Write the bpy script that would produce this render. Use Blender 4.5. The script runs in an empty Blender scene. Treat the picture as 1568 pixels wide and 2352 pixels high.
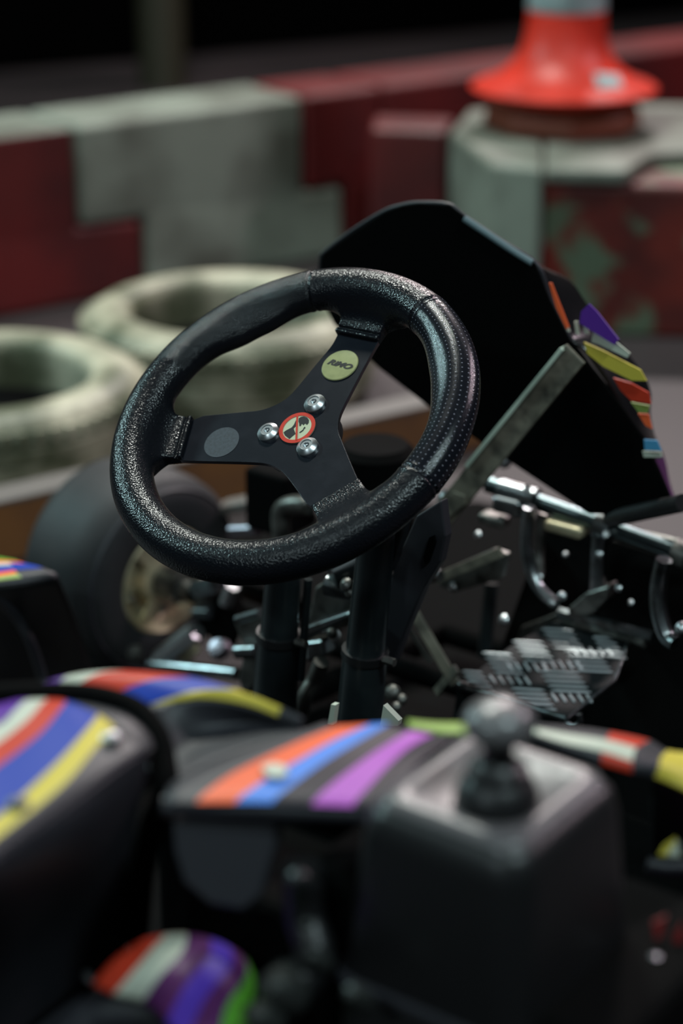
import bpy, bmesh, math, random
import numpy as np
from mathutils import Vector, Matrix, Euler
random.seed(7)
S = bpy.context.scene
COL = S.collection

# ------------------------------------------------------------------ camera, light, exposure
FP = 4573.0                      # focal length in pixels of the 1568x2352 frame
CAM_H, PITCH = 1.13, math.radians(22)
cd = bpy.data.cameras.new('camera'); cam = bpy.data.objects.new('camera', cd); COL.objects.link(cam)
cd.sensor_fit = 'VERTICAL'; cd.sensor_height = 36; cd.sensor_width = 24; cd.lens = 70
cam.location = (0, 0, CAM_H); cam.rotation_euler = (math.radians(90) - PITCH, 0, 0)
cd.dof.use_dof = True; cd.dof.focus_distance = 1.69; cd.dof.aperture_fstop = 2.6; cd.clip_start = .02
S.camera = cam
S.view_settings.view_transform = 'Standard'; S.view_settings.look = 'None'
S.view_settings.gamma = 1; S.view_settings.use_curve_mapping = False
S.view_settings.exposure = 0.0
S.cycles.use_denoising = True
S.cycles.sample_clamp_indirect = 4.0
w = bpy.data.worlds.new('hall_dark'); S.world = w; w.use_nodes = True
w.node_tree.nodes['Background'].inputs[0].default_value = (.55, .62, .7, 1)
w.node_tree.nodes['Background'].inputs[1].default_value = .008

def area(name, loc, target, sx, sy, power, col):
    l = bpy.data.lights.new(name, 'AREA'); l.shape = 'RECTANGLE'; l.size = sx; l.size_y = sy
    l.energy = power; l.color = col
    o = bpy.data.objects.new(name, l); COL.objects.link(o); o.location = loc
    o.rotation_euler = (Vector(target) - Vector(loc)).to_track_quat('-Z', 'Y').to_euler()
    return o
area('lamp_beyond_track', (.9, 6.1, 3.0), (.2, 2.0, .3), .7, .12, 95, (1, .88, .87))
area('lamp_left', (-3.3, 3.3, 2.5), (-.2, 2.2, .3), .6, .11, 62, (.62, .97, 1))
area('added_lamp_over_tyres', (-.5, 3.6, 3.4), (-.5, 3.3, 0), .6, .12, 95, (.95, 1, .93))  # unseen lamp added to brighten the tyre tops
area('lamp_near_right', (1.2, -.1, 3.3), (.1, 1.7, .3), .5, .10, 42, (.75, .97, 1))
area('added_fill_behind', (-1.6, -1.0, 2.5), (0, 1.2, .4), .6, .12, 15, (.75, .95, 1))  # unseen fill light added for the faces towards the camera
area('lamp_right', (3.0, 3.2, 2.7), (.2, 2.2, .3), .5, .10, 42, (1, .80, .9))
for i_, (x_, y_) in enumerate(((-.9, -.8), (2.1, 4.9), (-2.4, .8))):   # unseen tubes added to give the metal something to reflect
    area('added_reflection_tube', (x_, y_, 3.6), (x_, y_, 0), 1.2, .06, 8, ((.8, 1, 1), (1, .9, .92))[i_ % 2])

# ------------------------------------------------------------------ where things stand
Xv = Vector((1, 0, 0)); Uv = Vector((0, math.sin(PITCH), math.cos(PITCH))); Vv = Vector((0, math.cos(PITCH), -math.sin(PITCH)))
CC = Vector((0, 0, CAM_H))
def ray(x, y): return Xv * ((x - 784) / FP) + Uv * ((1176 - y) / FP) + Vv
def gz(x, y, z=0.0):             # world point at height z
    r = ray(x, y); return CC + r * ((z - CAM_H) / r.z)
def gd(x, y, d): return CC + ray(x, y) * d
WC = Vector((-.04284, 1.61346, .56399))           # steering wheel centre
KF = Vector((.59298, .80522, 0)); KR = Vector((.80522, -.59298, 0)); KO = Vector((WC.x, WC.y, 0))
KROT = math.atan2(KR.y, KR.x)
def K(p):
    d = p - KO; return Vector((d.dot(KR), d.dot(KF), p.z))
def kf(x, y, f):                 # kart-frame point on the cross plane f metres ahead of the steering wheel
    r = ray(x, y); return K(CC + r * ((f - (CC - KO).dot(KF)) / r.dot(KF)))
def kz(x, y, z): return K(gz(x, y, z))
def kr(x, y, q):
    r = ray(x, y); return K(CC + r * ((q - (CC - KO).dot(KR)) / r.dot(KR)))
def kd(x, y, d): return K(gd(x, y, d))

# ------------------------------------------------------------------ materials
def mat(name, col, rough=.5, metal=0.0, spec=.5, noise=None, bump=None, coat=0.0, vor=None):
    """noise=(scale, second colour, amount, contrast lo, hi)  bump=(scale, strength, distance)"""
    m = bpy.data.materials.new(name); m.use_nodes = True; nt = m.node_tree; n = nt.nodes; b = n['Principled BSDF']
    b.inputs['Base Color'].default_value = (*col, 1); b.inputs['Roughness'].default_value = rough
    b.inputs['Metallic'].default_value = metal; b.inputs['Specular IOR Level'].default_value = spec
    b.inputs['Coat Weight'].default_value = coat; b.inputs['Coat Roughness'].default_value = .12
    tc = n.new('ShaderNodeTexCoord')
    if noise:
        sc, c2, lo, hi = noise
        t = n.new('ShaderNodeTexNoise'); t.inputs['Scale'].default_value = sc; t.inputs['Detail'].default_value = 5
        nt.links.new(tc.outputs['Object'], t.inputs['Vector'])
        r = n.new('ShaderNodeMapRange'); r.inputs[1].default_value = lo; r.inputs[2].default_value = hi
        nt.links.new(t.outputs['Fac'], r.inputs[0])
        x = n.new('ShaderNodeMix'); x.data_type = 'RGBA'
        x.inputs[6].default_value = (*col, 1); x.inputs[7].default_value = (*c2, 1)
        nt.links.new(r.outputs[0], x.inputs[0]); nt.links.new(x.outputs[2], b.inputs['Base Color'])
    if bump:
        sc, st, di = bump
        t = n.new('ShaderNodeTexNoise'); t.inputs['Scale'].default_value = sc; t.inputs['Detail'].default_value = 4
        nt.links.new(tc.outputs['Object'], t.inputs['Vector'])
        q = n.new('ShaderNodeBump'); q.inputs['Strength'].default_value = st; q.inputs['Distance'].default_value = di
        nt.links.new(t.outputs['Fac'], q.inputs['Height']); nt.links.new(q.outputs[0], b.inputs['Normal'])
    return m
def leather(name, dots=False, scale=900, rough=.36):
    m = mat(name, (.006, .007, .010), rough, spec=.42); nt = m.node_tree; n = nt.nodes; b = n['Principled BSDF']
    tc = n.new('ShaderNodeTexCoord')
    v = n.new('ShaderNodeTexVoronoi'); v.inputs['Scale'].default_value = scale; v.feature = 'F1'
    nt.links.new(tc.outputs['Object'], v.inputs['Vector'])
    no = n.new('ShaderNodeTexNoise'); no.inputs['Scale'].default_value = scale * .9; no.inputs['Detail'].default_value = 3
    nt.links.new(tc.outputs['Object'], no.inputs['Vector'])
    ad = n.new('ShaderNodeMath'); ad.operation = 'ADD'
    nt.links.new(v.outputs['Distance'], ad.inputs[0]); nt.links.new(no.outputs['Fac'], ad.inputs[1])
    q = n.new('ShaderNodeBump'); q.inputs['Strength'].default_value = .55; q.inputs['Distance'].default_value = .0006
    nt.links.new(ad.outputs[0], q.inputs['Height']); nt.links.new(q.outputs[0], b.inputs['Normal'])
    if dots:     # punched holes on a grid running round the rim and over the tube (uv stored on the mesh)
        q.inputs['Strength'].default_value = .18
        uv = n.new('ShaderNodeUVMap'); uv.uv_map = 'rim'
        fr = n.new('ShaderNodeVectorMath'); fr.operation = 'FRACTION'; nt.links.new(uv.outputs[0], fr.inputs[0])
        sb = n.new('ShaderNodeVectorMath'); sb.operation = 'DISTANCE'; nt.links.new(fr.outputs[0], sb.inputs[0]); sb.inputs[1].default_value = (.5, .5, 0)
        lt = n.new('ShaderNodeMath'); lt.operation = 'LESS_THAN'; nt.links.new(sb.outputs['Value'], lt.inputs[0]); lt.inputs[1].default_value = .13
        x = n.new('ShaderNodeMix'); x.data_type = 'RGBA'; x.inputs[6].default_value = (.008, .009, .013, 1); x.inputs[7].default_value = (.16, .16, .19, 1)
        nt.links.new(lt.outputs[0], x.inputs[0]); nt.links.new(x.outputs[2], b.inputs['Base Color'])
    return m
M = dict(
    leather=leather('black_grained_leather', scale=600, rough=.24),
    grip=leather('black_smooth_leather', scale=1300, rough=.2),
    grip_dots=leather('black_perforated_leather', True, 1300, .2),
    plate=mat('black_anodised_plate', (.008, .010, .016), .30, .2, bump=(300, .1, .0004), noise=(40, (.018, .020, .028), .45, .8)),
    edge=mat('worn_plate_edge', (.30, .27, .31), .35, 1),
    alu=mat('turned_aluminium', (.68, .70, .72), .34, 1),
    chrome=mat('zinc_plated_steel', (.34, .37, .39), .28, 1, noise=(60, (.16, .15, .14), .45, .75)),
    steel=mat('dull_steel', (.22, .215, .20), .42, .8, noise=(45, (.05, .05, .045), .4, .7)),
    darksteel=mat('oily_dark_steel', (.07, .075, .072), .4, .7),
    brass=mat('brassy_rim_metal', (.72, .63, .42), .36, .7, noise=(30, (.22, .19, .12), .45, .75)),
    ribmetal=mat('tread_painted_highlight', (.62, .64, .66), .52, .85),  # highlights on the bars put into a brighter metal than the plate
    darkchrome=mat('dark_plated_tube', (.13, .17, .18), .28, 1),
    lip=mat('painted_edge_highlight', (.13, .19, .21), .3),  # paler colour stands in for the highlight along the panel edge
    olive=mat('olive_grey_bar', (.22, .195, .15), .45, 0, noise=(50, (.06, .055, .045), .4, .7)),
    strutlight=mat('pale_strut_edge', (.55, .62, .52), .4),
    black=mat('black_plastic', (.010, .010, .011), .42),
    blackgloss=mat('gloss_black_plastic', (.008, .008, .009), .22),
    matte=mat('black_matte_panel', (.003, .003, .003), .8, spec=.04),
    tubeblack=mat('black_painted_tube', (.010, .014, .016), .33, noise=(25, (.02, .026, .028), .45, .8)),
    body=mat('charcoal_body_plastic', (.026, .026, .032), .5, spec=.4, bump=(500, .1, .0005)),
    boxtop=mat('black_lid_painted_sheen', (.12, .108, .112), .34, bump=(260, .1, .0006)),  # black plastic lightened to carry the ceiling light's sheen
    knob=mat('black_knob_painted_highlight', (.13, .122, .126), .33, spec=1.0),  # black knob lightened to carry the highlight on its top
    tyre=mat('black_kart_tyre', (.020, .021, .023), .6, spec=.4, bump=(120, .15, .001), noise=(14, (.04, .038, .04), .4, .75)),
    blue=mat('sticker_blue', (.015, .05, .36), .42, spec=.18), lblue=mat('sticker_light_blue', (.06, .22, .72), .42, spec=.18),
    red=mat('sticker_red', (.55, .045, .02), .42, spec=.18), orange=mat('sticker_orange', (.85, .13, .04), .42, spec=.18),
    yellow=mat('sticker_yellow', (.62, .50, .07), .42, spec=.18), white=mat('sticker_white', (.55, .58, .48), .42, spec=.18),
    purple=mat('sticker_purple', (.11, .03, .30), .42, spec=.18), magenta=mat('sticker_magenta', (.42, .08, .48), .42, spec=.18),
    violet=mat('sticker_violet', (.09, .04, .42), .42, spec=.18), green=mat('sticker_green', (.09, .32, .03), .42, spec=.18),
    lime=mat('sticker_lime', (.30, .42, .10), .42, spec=.18), plum=mat('sticker_plum', (.09, .02, .10), .42, spec=.18),
    dark=mat('sticker_dark', (.010, .007, .016), .42, spec=.15), skyblue=mat('sticker_sky', (.08, .30, .52), .42, spec=.18),
    badge=mat('badge_cream', (.36, .36, .17), .3, noise=(120, (.27, .28, .13), .4, .8)), ink=mat('badge_ink', (.012, .012, .014), .4),
    signred=mat('sign_red', (.62, .045, .025), .35), signwhite=mat('sign_cream', (.56, .58, .40), .35),
    faded=mat('faded_glue_spot', (.030, .040, .055), .5, noise=(350, (.018, .024, .034), .35, .65)),
    cone=mat('cone_orange_red', (.60, .028, .012), .45, noise=(12, (.45, .02, .008), .4, .7)),
    coneband=mat('cone_reflective_band', (.33, .45, .46), .4, noise=(30, (.22, .32, .33), .4, .7)),
    conebase=mat('cone_dark_base', (.16, .03, .012), .55),
    bred=mat('barrier_red_paint', (.12, .007, .007), .5, noise=(3.0, (.05, .004, .005), .4, .65), bump=(30, .2, .004)),
    bwhite=mat('barrier_white_paint', (.21, .235, .195), .55, noise=(4.5, (.085, .088, .07), .40, .66), bump=(30, .2, .004)),
    floor=mat('hall_floor', (.034, .026, .028), .55, noise=(1.6, (.018, .015, .016), .35, .7), bump=(160, .25, .002)),
    kerb=mat('kerb_brown', (.22, .095, .03), .5, noise=(7, (.12, .055, .03), .4, .7)), kerbtop=mat('kerb_grey_top', (.14, .125, .115), .5),
    wall=mat('hall_wall_black', (.0012, .0012, .0012), .9, spec=.0), band=mat('wall_olive_band', (.03, .034, .012), .7), post=mat('post_olive', (.02, .018, .008), .6),
)
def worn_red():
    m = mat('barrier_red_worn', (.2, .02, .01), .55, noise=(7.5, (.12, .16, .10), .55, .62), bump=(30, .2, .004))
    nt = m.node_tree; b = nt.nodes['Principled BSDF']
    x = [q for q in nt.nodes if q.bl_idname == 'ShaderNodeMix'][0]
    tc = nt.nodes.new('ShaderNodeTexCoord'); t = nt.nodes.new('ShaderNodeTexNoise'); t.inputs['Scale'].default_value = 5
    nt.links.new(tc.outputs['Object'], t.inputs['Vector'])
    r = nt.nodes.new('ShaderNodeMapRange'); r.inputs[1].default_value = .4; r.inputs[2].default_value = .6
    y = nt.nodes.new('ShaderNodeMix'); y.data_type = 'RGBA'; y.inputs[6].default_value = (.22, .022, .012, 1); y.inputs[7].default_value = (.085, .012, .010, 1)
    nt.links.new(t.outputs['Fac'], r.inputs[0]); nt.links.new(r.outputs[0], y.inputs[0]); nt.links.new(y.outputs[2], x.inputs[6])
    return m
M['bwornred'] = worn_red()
def tyre_paint():
    m = mat('white_painted_tyre', (.50, .47, .35), .5, noise=(9, (.085, .095, .055), .34, .62), bump=(70, .25, .003))
    return m
M['tyrepaint'] = tyre_paint()

# ------------------------------------------------------------------ mesh helpers
def obj(name, bm, ms, parent=None, smooth=True, bevel=0, solid=0, sub=0, angle=40):
    me = bpy.data.meshes.new(name)
    bmesh.ops.recalc_face_normals(bm, faces=bm.faces[:]) if not solid else None
    bm.to_mesh(me); bm.free()
    for m in (ms if isinstance(ms, (list, tuple)) else [ms]): me.materials.append(M[m] if isinstance(m, str) else m)
    o = bpy.data.objects.new(name, me); COL.objects.link(o)
    if parent is not None: o.parent = parent
    if solid:
        s = o.modifiers.new('thick', 'SOLIDIFY'); s.thickness = solid; s.offset = 0
    if bevel:
        b = o.modifiers.new('bev', 'BEVEL'); b.width = bevel; b.segments = 3; b.limit_method = 'ANGLE'; b.angle_limit = .6
    if sub:
        b = o.modifiers.new('sub', 'SUBSURF'); b.levels = sub; b.render_levels = sub
    if smooth:
        me.shade_auto_smooth(use_auto_smooth=True, angle=math.radians(angle)) if hasattr(me, 'shade_auto_smooth') else None
        for p in me.polygons: p.use_smooth = True
        try: me.set_sharp_from_angle(angle=math.radians(angle))
        except Exception: pass
    return o
def empty(name, loc=(0, 0, 0), rz=0, parent=None):
    o = bpy.data.objects.new(name, None); COL.objects.link(o); o.location = loc; o.rotation_euler = (0, 0, rz)
    o.empty_display_size = .05; o.parent = parent; return o
def tag(o, label=None, cat=None, group=None, kind=None):
    if label: o['label'] = label
    if cat: o['category'] = cat
    if group: o['group'] = group
    if kind: o['kind'] = kind
    return o
def frame(d):
    d = d.normalized(); a = Vector((0, 0, 1)) if abs(d.z) < .9 else Vector((1, 0, 0))
    u = d.cross(a).normalized(); return u, d.cross(u).normalized()
def tube(pts, r, n=18, bm=None, caps=True, mi=0):
    bm = bm or bmesh.new(); pts = [Vector(p) for p in pts]; rs = r if isinstance(r, (list, tuple)) else [r] * len(pts)
    rings = []; u = None
    for i, p in enumerate(pts):
        d = (pts[min(i + 1, len(pts) - 1)] - pts[max(i - 1, 0)]).normalized()
        if u is None: u, v = frame(d)
        else:
            u = (u - d * u.dot(d)).normalized(); v = d.cross(u)
        rings.append([bm.verts.new(p + (u * math.cos(2 * math.pi * k / n) + v * math.sin(2 * math.pi * k / n)) * rs[i]) for k in range(n)])
    for a, b in zip(rings, rings[1:]):
        for k in range(n): bm.faces.new((a[k], a[(k + 1) % n], b[(k + 1) % n], b[k])).material_index = mi
    if caps: bm.faces.new(rings[0][::-1]).material_index = mi; bm.faces.new(rings[-1]).material_index = mi
    return bm
def curve(pts, k=8):
    P = [Vector(p) for p in pts]; out = []
    for i in range(len(P) - 1):
        a, b, c, d = P[max(i - 1, 0)], P[i], P[i + 1], P[min(i + 2, len(P) - 1)]
        for j in range(k):
            t = j / k; out.append(.5 * ((2 * b) + (c - a) * t + (2 * a - 5 * b + 4 * c - d) * t * t + (3 * b - a - 3 * c + d) * t ** 3))
    return out + [P[-1]]
def lathe(prof, origin=(0, 0, 0), axis=(0, 0, 1), n=48, bm=None, closed=False, mi=0):
    """prof = [(radius, height along axis)]"""
    bm = bm or bmesh.new(); O = Vector(origin); A = Vector(axis).normalized(); u, v = frame(A)
    rings = [[bm.verts.new(O + A * h + (u * math.cos(2 * math.pi * k / n) + v * math.sin(2 * math.pi * k / n)) * max(r, 1e-5)) for k in range(n)] for r, h in prof]
    pr = list(zip(rings, rings[1:])) + ([(rings[-1], rings[0])] if closed else [])
    for i, (a, b) in enumerate(pr):
        for k in range(n):
            bm.faces.new((a[k], a[(k + 1) % n], b[(k + 1) % n], b[k])).material_index = mi[i] if isinstance(mi, list) else mi
    return bm
def prism(pts, d, bm=None, mi=0, side=None):
    """closed polygon (3D points) pushed by vector d"""
    bm = bm or bmesh.new(); d = Vector(d)
    a = [bm.verts.new(Vector(p)) for p in pts]; b = [bm.verts.new(Vector(p) + d) for p in pts]; n = len(a)
    bm.faces.new(a).material_index = mi; bm.faces.new(b[::-1]).material_index = mi
    for i in range(n): bm.faces.new((a[i], b[i], b[(i + 1) % n], a[(i + 1) % n])).material_index = mi if side is None else side
    return bm
def box(c, s, bm=None, rot=None, mi=0):
    bm = bm or bmesh.new(); c = Vector(c); R = rot or Matrix.Identity(3); v = []
    for x in (-1, 1):
        for y in (-1, 1):
            for z in (-1, 1): v.append(bm.verts.new(c + R @ Vector((x * s[0] / 2, y * s[1] / 2, z * s[2] / 2))))
    for f in ((0, 1, 3, 2), (4, 6, 7, 5), (0, 4, 5, 1), (2, 3, 7, 6), (0, 2, 6, 4), (1, 5, 7, 3)): bm.faces.new([v[i] for i in f]).material_index = mi
    return bm
def bar(a, b, w, t, up=(0, 0, 1), bm=None, mi=0):
    """flat bar from a to b, w wide, t thick along 'up'"""
    a, b = Vector(a), Vector(b); d = (b - a).normalized(); n = Vector(up); n = (n - d * n.dot(d)).normalized(); s = d.cross(n)
    return prism([a + s * w / 2 - n * t / 2, b + s * w / 2 - n * t / 2, b - s * w / 2 - n * t / 2, a - s * w / 2 - n * t / 2], n * t, bm, mi)
def sheet(rows, mats, k=4, ks=3):
    """rows: lists of 3D points (same length).  mats: material index per column gap, or per row gap list of lists."""
    nr, nc = len(rows), len(rows[0])
    G = np.array([[list(p) for p in r] for r in rows], float)
    def up(A, k):
        n = A.shape[0]; out = []
        for i in range(n - 1):
            a, b, c, d = A[max(i - 1, 0)], A[i], A[i + 1], A[min(i + 2, n - 1)]
            for j in range(k):
                t = j / k; out.append(.5 * ((2 * b) + (c - a) * t + (2 * a - 5 * b + 4 * c - d) * t * t + (3 * b - a - 3 * c + d) * t ** 3))
        out.append(A[-1]); return np.array(out)
    G = up(G, k); G = up(G.transpose(1, 0, 2), ks).transpose(1, 0, 2)
    bm = bmesh.new(); V = [[bm.verts.new(G[i, j]) for j in range(G.shape[1])] for i in range(G.shape[0])]
    for i in range(G.shape[0] - 1):
        for j in range(G.shape[1] - 1):
            f = bm.faces.new((V[i][j], V[i][j + 1], V[i + 1][j + 1], V[i + 1][j])); m = mats[i // k] if isinstance(mats[0], (list, tuple)) else mats
            f.material_index = m[j // ks]
    return bm

# ------------------------------------------------------------------ the hall: floor, far wall
bm = bmesh.new(); box((0, 6, -.025), (24, 22, .05), bm)
tag(obj('floor', bm, 'floor', smooth=False), 'dark mauve grey hall floor under the kart and barriers', kind='structure')
d = (gz(700, 105) - gz(0, 165)); d.z = 0; d.normalize(); nrm = Vector((-d.y, d.x, 0)); p0 = gz(0, 165)
bm = bmesh.new(); prism([p0 - d * 8, p0 + d * 14, p0 + d * 14 + nrm * .2, p0 - d * 8 + nrm * .2], (0, 0, .62), bm)
wb = obj('wall_back', bm, 'wall', smooth=False); tag(wb, 'black hall wall beyond the track with olive upper band', kind='structure')
bm = bmesh.new(); prism([p0 - d * 8 + Vector((0, 0, .62)), p0 + d * 14 + Vector((0, 0, .62)), p0 + d * 14 + nrm * .2 + Vector((0, 0, .62)), p0 - d * 8 + nrm * .2 + Vector((0, 0, .62))], (0, 0, 3.2), bm)
o = obj('wall_panel', bm, 'band', smooth=False, parent=wb)
q = gd(372, 110, 6.35); bm = bmesh.new(); tube([(q.x, q.y, 0), (q.x, q.y, 3.0)], .075, 20, bm)
tag(obj('post', bm, 'post'), 'dim olive post standing against the dark back wall', 'post')

# ------------------------------------------------------------------ barrier blocks
BH = .33          # nearer chain
BL = .36          # rear row
A0 = gz(0, 312, BL); A1 = gz(700, 221, BL); bd = (A1 - A0); bd.z = 0; bd.normalize(); bn = Vector((-bd.y, bd.x, 0))
if bn.y < 0: bn = -bn
def along(px):                      # distance along the row's front top edge that shows at column px
    r0 = Vector(((px - 784) / FP, 1, 0));
    # solve A0 + t*bd seen at column px
    best = min((abs((lambda P: 784 + FP * P.x / ((P - CC).dot(Vv)))(A0 + bd * t) - px), t) for t in np.arange(-1.5, 6, .004))
    return best[1]
def block(name, u0, u1, l0, l1, m, label, group='red and white barrier blocks', thick=.21, off=0.0, cap=None):
    """stepped block: upper half spans u0..u1, lower half l0..l1 along the row"""
    zs = .155; g = .004
    def P(t, z, y): return A0 * 1 + bd * t + bn * (y + off + (-.008 * (1 - z / .155) if z < .156 and y == 0 else 0)) + Vector((0, 0, z - BL))
    bm = bmesh.new()
    pf = [(l0 + g, 0), (l1 - g, 0), (l1 - g, zs - g), (u1 - g, zs), (u1 - g, BL), (u0 + g, BL), (u0 + g, zs), (l0 + g, zs)]
    prism([P(t, z, 0) for t, z in pf], bn * thick, bm)
    if cap:                          # painted top face
        for f in bm.faces:
            if all(abs(v.co.z - BL) < 1e-4 for v in f.verts): f.material_index = 1
    o = obj(name, bm, [m] + ([cap] if cap else []), smooth=False, bevel=.012)
    return tag(o, label, 'barrier', group)
u = {k: along(k) for k in (170, 320, 700, 790, 845)}
L = u[700] - u[170]
block('barrier_block', u[170] - L, u[170], u[320] - L, u[320], 'bred', 'dark red barrier block with pale top behind the tyres at the left edge', cap='bwhite')
block('barrier_block', u[170], u[700], u[320], u[790], 'bwhite', 'grubby white barrier block behind the white tyres')
t0 = u[700]; tl = u[790]
block('barrier_block', t0, t0 + L * .38, tl, tl + L * .30, 'bred', 'narrow red barrier block just right of the white block')
block('barrier_block', t0 + L * .38, t0 + L * 1.5, tl + L * .30, tl + L * 1.45, 'bred', 'long dark red barrier block in the rear row behind the cone')
block('barrier_block', t0 + L * 1.5, t0 + L * 3.4, tl + L * 1.45, tl + L * 3.4, 'bred', 'dark red barrier block at the far right end of the rear row')
# nearer chain on the right
def gblock(top, bot, m, label, bevel=.012):
    bm = bmesh.new(); a = [bm.verts.new(p) for p in top]; b = [bm.verts.new(p) for p in bot]; n = len(a)
    bm.faces.new(a); bm.faces.new(b[::-1])
    for i in range(n): bm.faces.new((a[i], b[i], b[(i + 1) % n], a[(i + 1) % n]))
    return tag(obj('barrier_block', bm, m, smooth=False, bevel=bevel), label, 'barrier', 'red and white barrier blocks')
def dn(p, dy=0.0): return Vector((p.x, p.y + dy, 0))
T = [gz(*q, BH) for q in ((850, 292), (1024, 300), (1045, 268), (858, 262))]
gblock(T, [dn(p) for p in T], 'bred', 'red barrier block in shade to the left of the cone block')
T = [gz(*q, BH) for q in ((1034, 300), (1128, 374), (1246, 386), (1246, 240), (1075, 250))]
gblock(T, [dn(p) for p in T], 'bwhite', 'greenish white corner block with chamfered top below the cone')
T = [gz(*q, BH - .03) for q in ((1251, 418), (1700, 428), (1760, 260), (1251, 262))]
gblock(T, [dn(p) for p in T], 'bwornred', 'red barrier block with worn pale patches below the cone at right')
T = [gz(*q, BH) for q in ((1251, 386), (1440, 390), (1500, 352), (1700, 340), (1700, 240), (1251, 236))]
bm = bmesh.new(); prism(T, (0, 0, -.028), bm)
tag(obj('capping_slab', bm, 'bwhite', smooth=False, bevel=.008), 'pale slab lying on top of the worn red block, cone stands on it', 'slab')
# brown kerb with grey top
Kp = [gz(-60, 1164, .095), gz(300, 1081, .095), gz(700, 990, .095), gz(1000, 922, .095), gz(1250, 868, .095)]
kd_ = (Kp[-1] - Kp[0]); kd_.normalize(); kn = Vector((-kd_.y, kd_.x, 0)); kn = kn if kn.y > 0 else -kn
bm = bmesh.new()
kt = min(np.arange(.2, 3, .005), key=lambda t: abs(784 + FP * (Kp[0] + kd_ * t).x / ((Kp[0] + kd_ * t - CC).dot(Vv)) - 1250))
a, b = Kp[0], Kp[0] + kd_ * float(kt)
for mi, z0, z1, e in ((0, 0, .088, 0), (1, .088, .095, .002)):
    prism([a + kn * (-e) + Vector((0, 0, z0 - .095)), b + kn * (-e) + Vector((0, 0, z0 - .095)), b + kn * .055 + Vector((0, 0, z0 - .095)), a + kn * .055 + Vector((0, 0, z0 - .095))], (0, 0, z1 - z0), bm, mi)
tag(obj('kerb_board', bm, ['kerb', 'kerbtop'], smooth=False, bevel=.002), 'long brown board kerb with grey top in front of the white tyres', 'kerb')

# ------------------------------------------------------------------ painted tyres
def barrier_tyre(c, R, W, label, rz):
    t = empty('tyre_barrier', (c.x, c.y, 0), rz); tag(t, label, 'barrier', 'white painted tyres lying on the floor')
    h = W
    prof = []
    prof += [(R * .62, .012), (R * .60, .022), (R * .70, h * .02), (R * .86, .004), (R * .965, h * .14)]
    for i in range(3): z = h * (.24 + .20 * i); prof += [(R * .995, z), (R * .995, z + h * .09), (R * .978, z + h * .10), (R * .978, z + h * .13), (R * .995, z + h * .14)]
    prof += [(R * .985, h * .84), (R * .95, h * .915), (R * .90, h * .965), (R * .84, h * .995), (R * .77, h * 1.0), (R * .70, h * .97), (R * .67, h * .93), (R * .655, h * .86)]
    prof += [(R * .66, h * .70), (R * .665, h * .48), (R * .68, h * .2)]
    npf = len(prof); obj('casing', lathe(prof, n=96, closed=True, mi=[1 if q_ >= npf - 2 else 0 for q_ in range(npf)]), ['tyrepaint', 'black'], t, angle=50)
    bm = bmesh.new()
    for k in range(64):             # shoulder lugs
        a = 2 * math.pi * k / 64; ca, sa = math.cos(a), math.sin(a)
        rot = Matrix.Rotation(a + .25, 3, 'Z')
        box((R * .985 * ca, R * .985 * sa, h * .80), (.012, R * .055, h * .13), bm, rot)
    obj('tread_lugs', bm, 'tyrepaint', t, smooth=False)
    t['kind'] = 'thing'
    return t
c1 = gd(-70, 946, 3.15); c2 = gd(505, 842, 3.50)
barrier_tyre(gz(0, 0, 0) * 0 + Vector((-.566, c1.y, 0)), .258, .168, 'white painted tyre cut by the left edge of the picture', .3)
barrier_tyre(Vector((-.198, c2.y + .02, 0)), .258, .168, 'cream painted tyre seen behind and through the steering wheel', 1.1)

# ------------------------------------------------------------------ traffic cone
cp = gz(1290, 292, BH)
cone = empty('traffic_cone', (cp.x, cp.y, BH)); tag(cone, 'orange traffic cone with pale band standing on the barrier', 'cone')
sc = 1 / FP * 4.05
bm = bmesh.new()
R0 = .178
prof = [(.02, .056), (R0 * .9, .066), (R0 * 1.03, .076), (R0 * 1.07, .084), (R0 * 1.0, .092), (R0 * .80, .104), (R0 * .64, .124), (R0 * .53, .150), (R0 * .475, .178), (.080, .205), (.078, .240)]
obj('cone_skirt', lathe(prof, n=64), 'cone', cone)
obj('cone_band', lathe([(.0785, .237), (.0800, .240), (.0735, .345), (.0715, .346)], n=64), 'coneband', cone)
obj('cone_tip', lathe([(.0700, .340), (.0718, .345), (.045, .62), (.030, .66), (.022, .655), (.022, .60)], n=64), 'cone', cone)
bm = bmesh.new(); lathe([(.03, 0), (.158, 0), (.164, .010), (.158, .040), (.13, .062), (.03, .064)], n=8, bm=bm, axis=(0, 0, 1))
obj('cone_base', bm, 'conebase', cone, smooth=False, bevel=.006)
a = math.radians(-58); cs = Vector((math.cos(a), math.sin(a), 0)); sd = Vector((-math.sin(a), math.cos(a), 0))
sl = Vector((cs.x * -.62, cs.y * -.62, .55)).normalized(); bc = cs * .136 + Vector((0, 0, .112))
bm = bmesh.new(); prism([bc + sd * x + sl * y for x, y in ((-.03, -.014), (.028, -.02), (.034, .012), (-.02, .022))], Vector((cs.x, cs.y, 1)).normalized() * .004, bm)
obj('cone_sticker', bm, 'coneband', cone, smooth=False)

# ================================================================== GO-KART
kart = empty('go_kart', KO, KROT)
tag(kart, 'black go-kart with colourful striped covers and a three-spoke steering wheel', 'go-kart')

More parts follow.
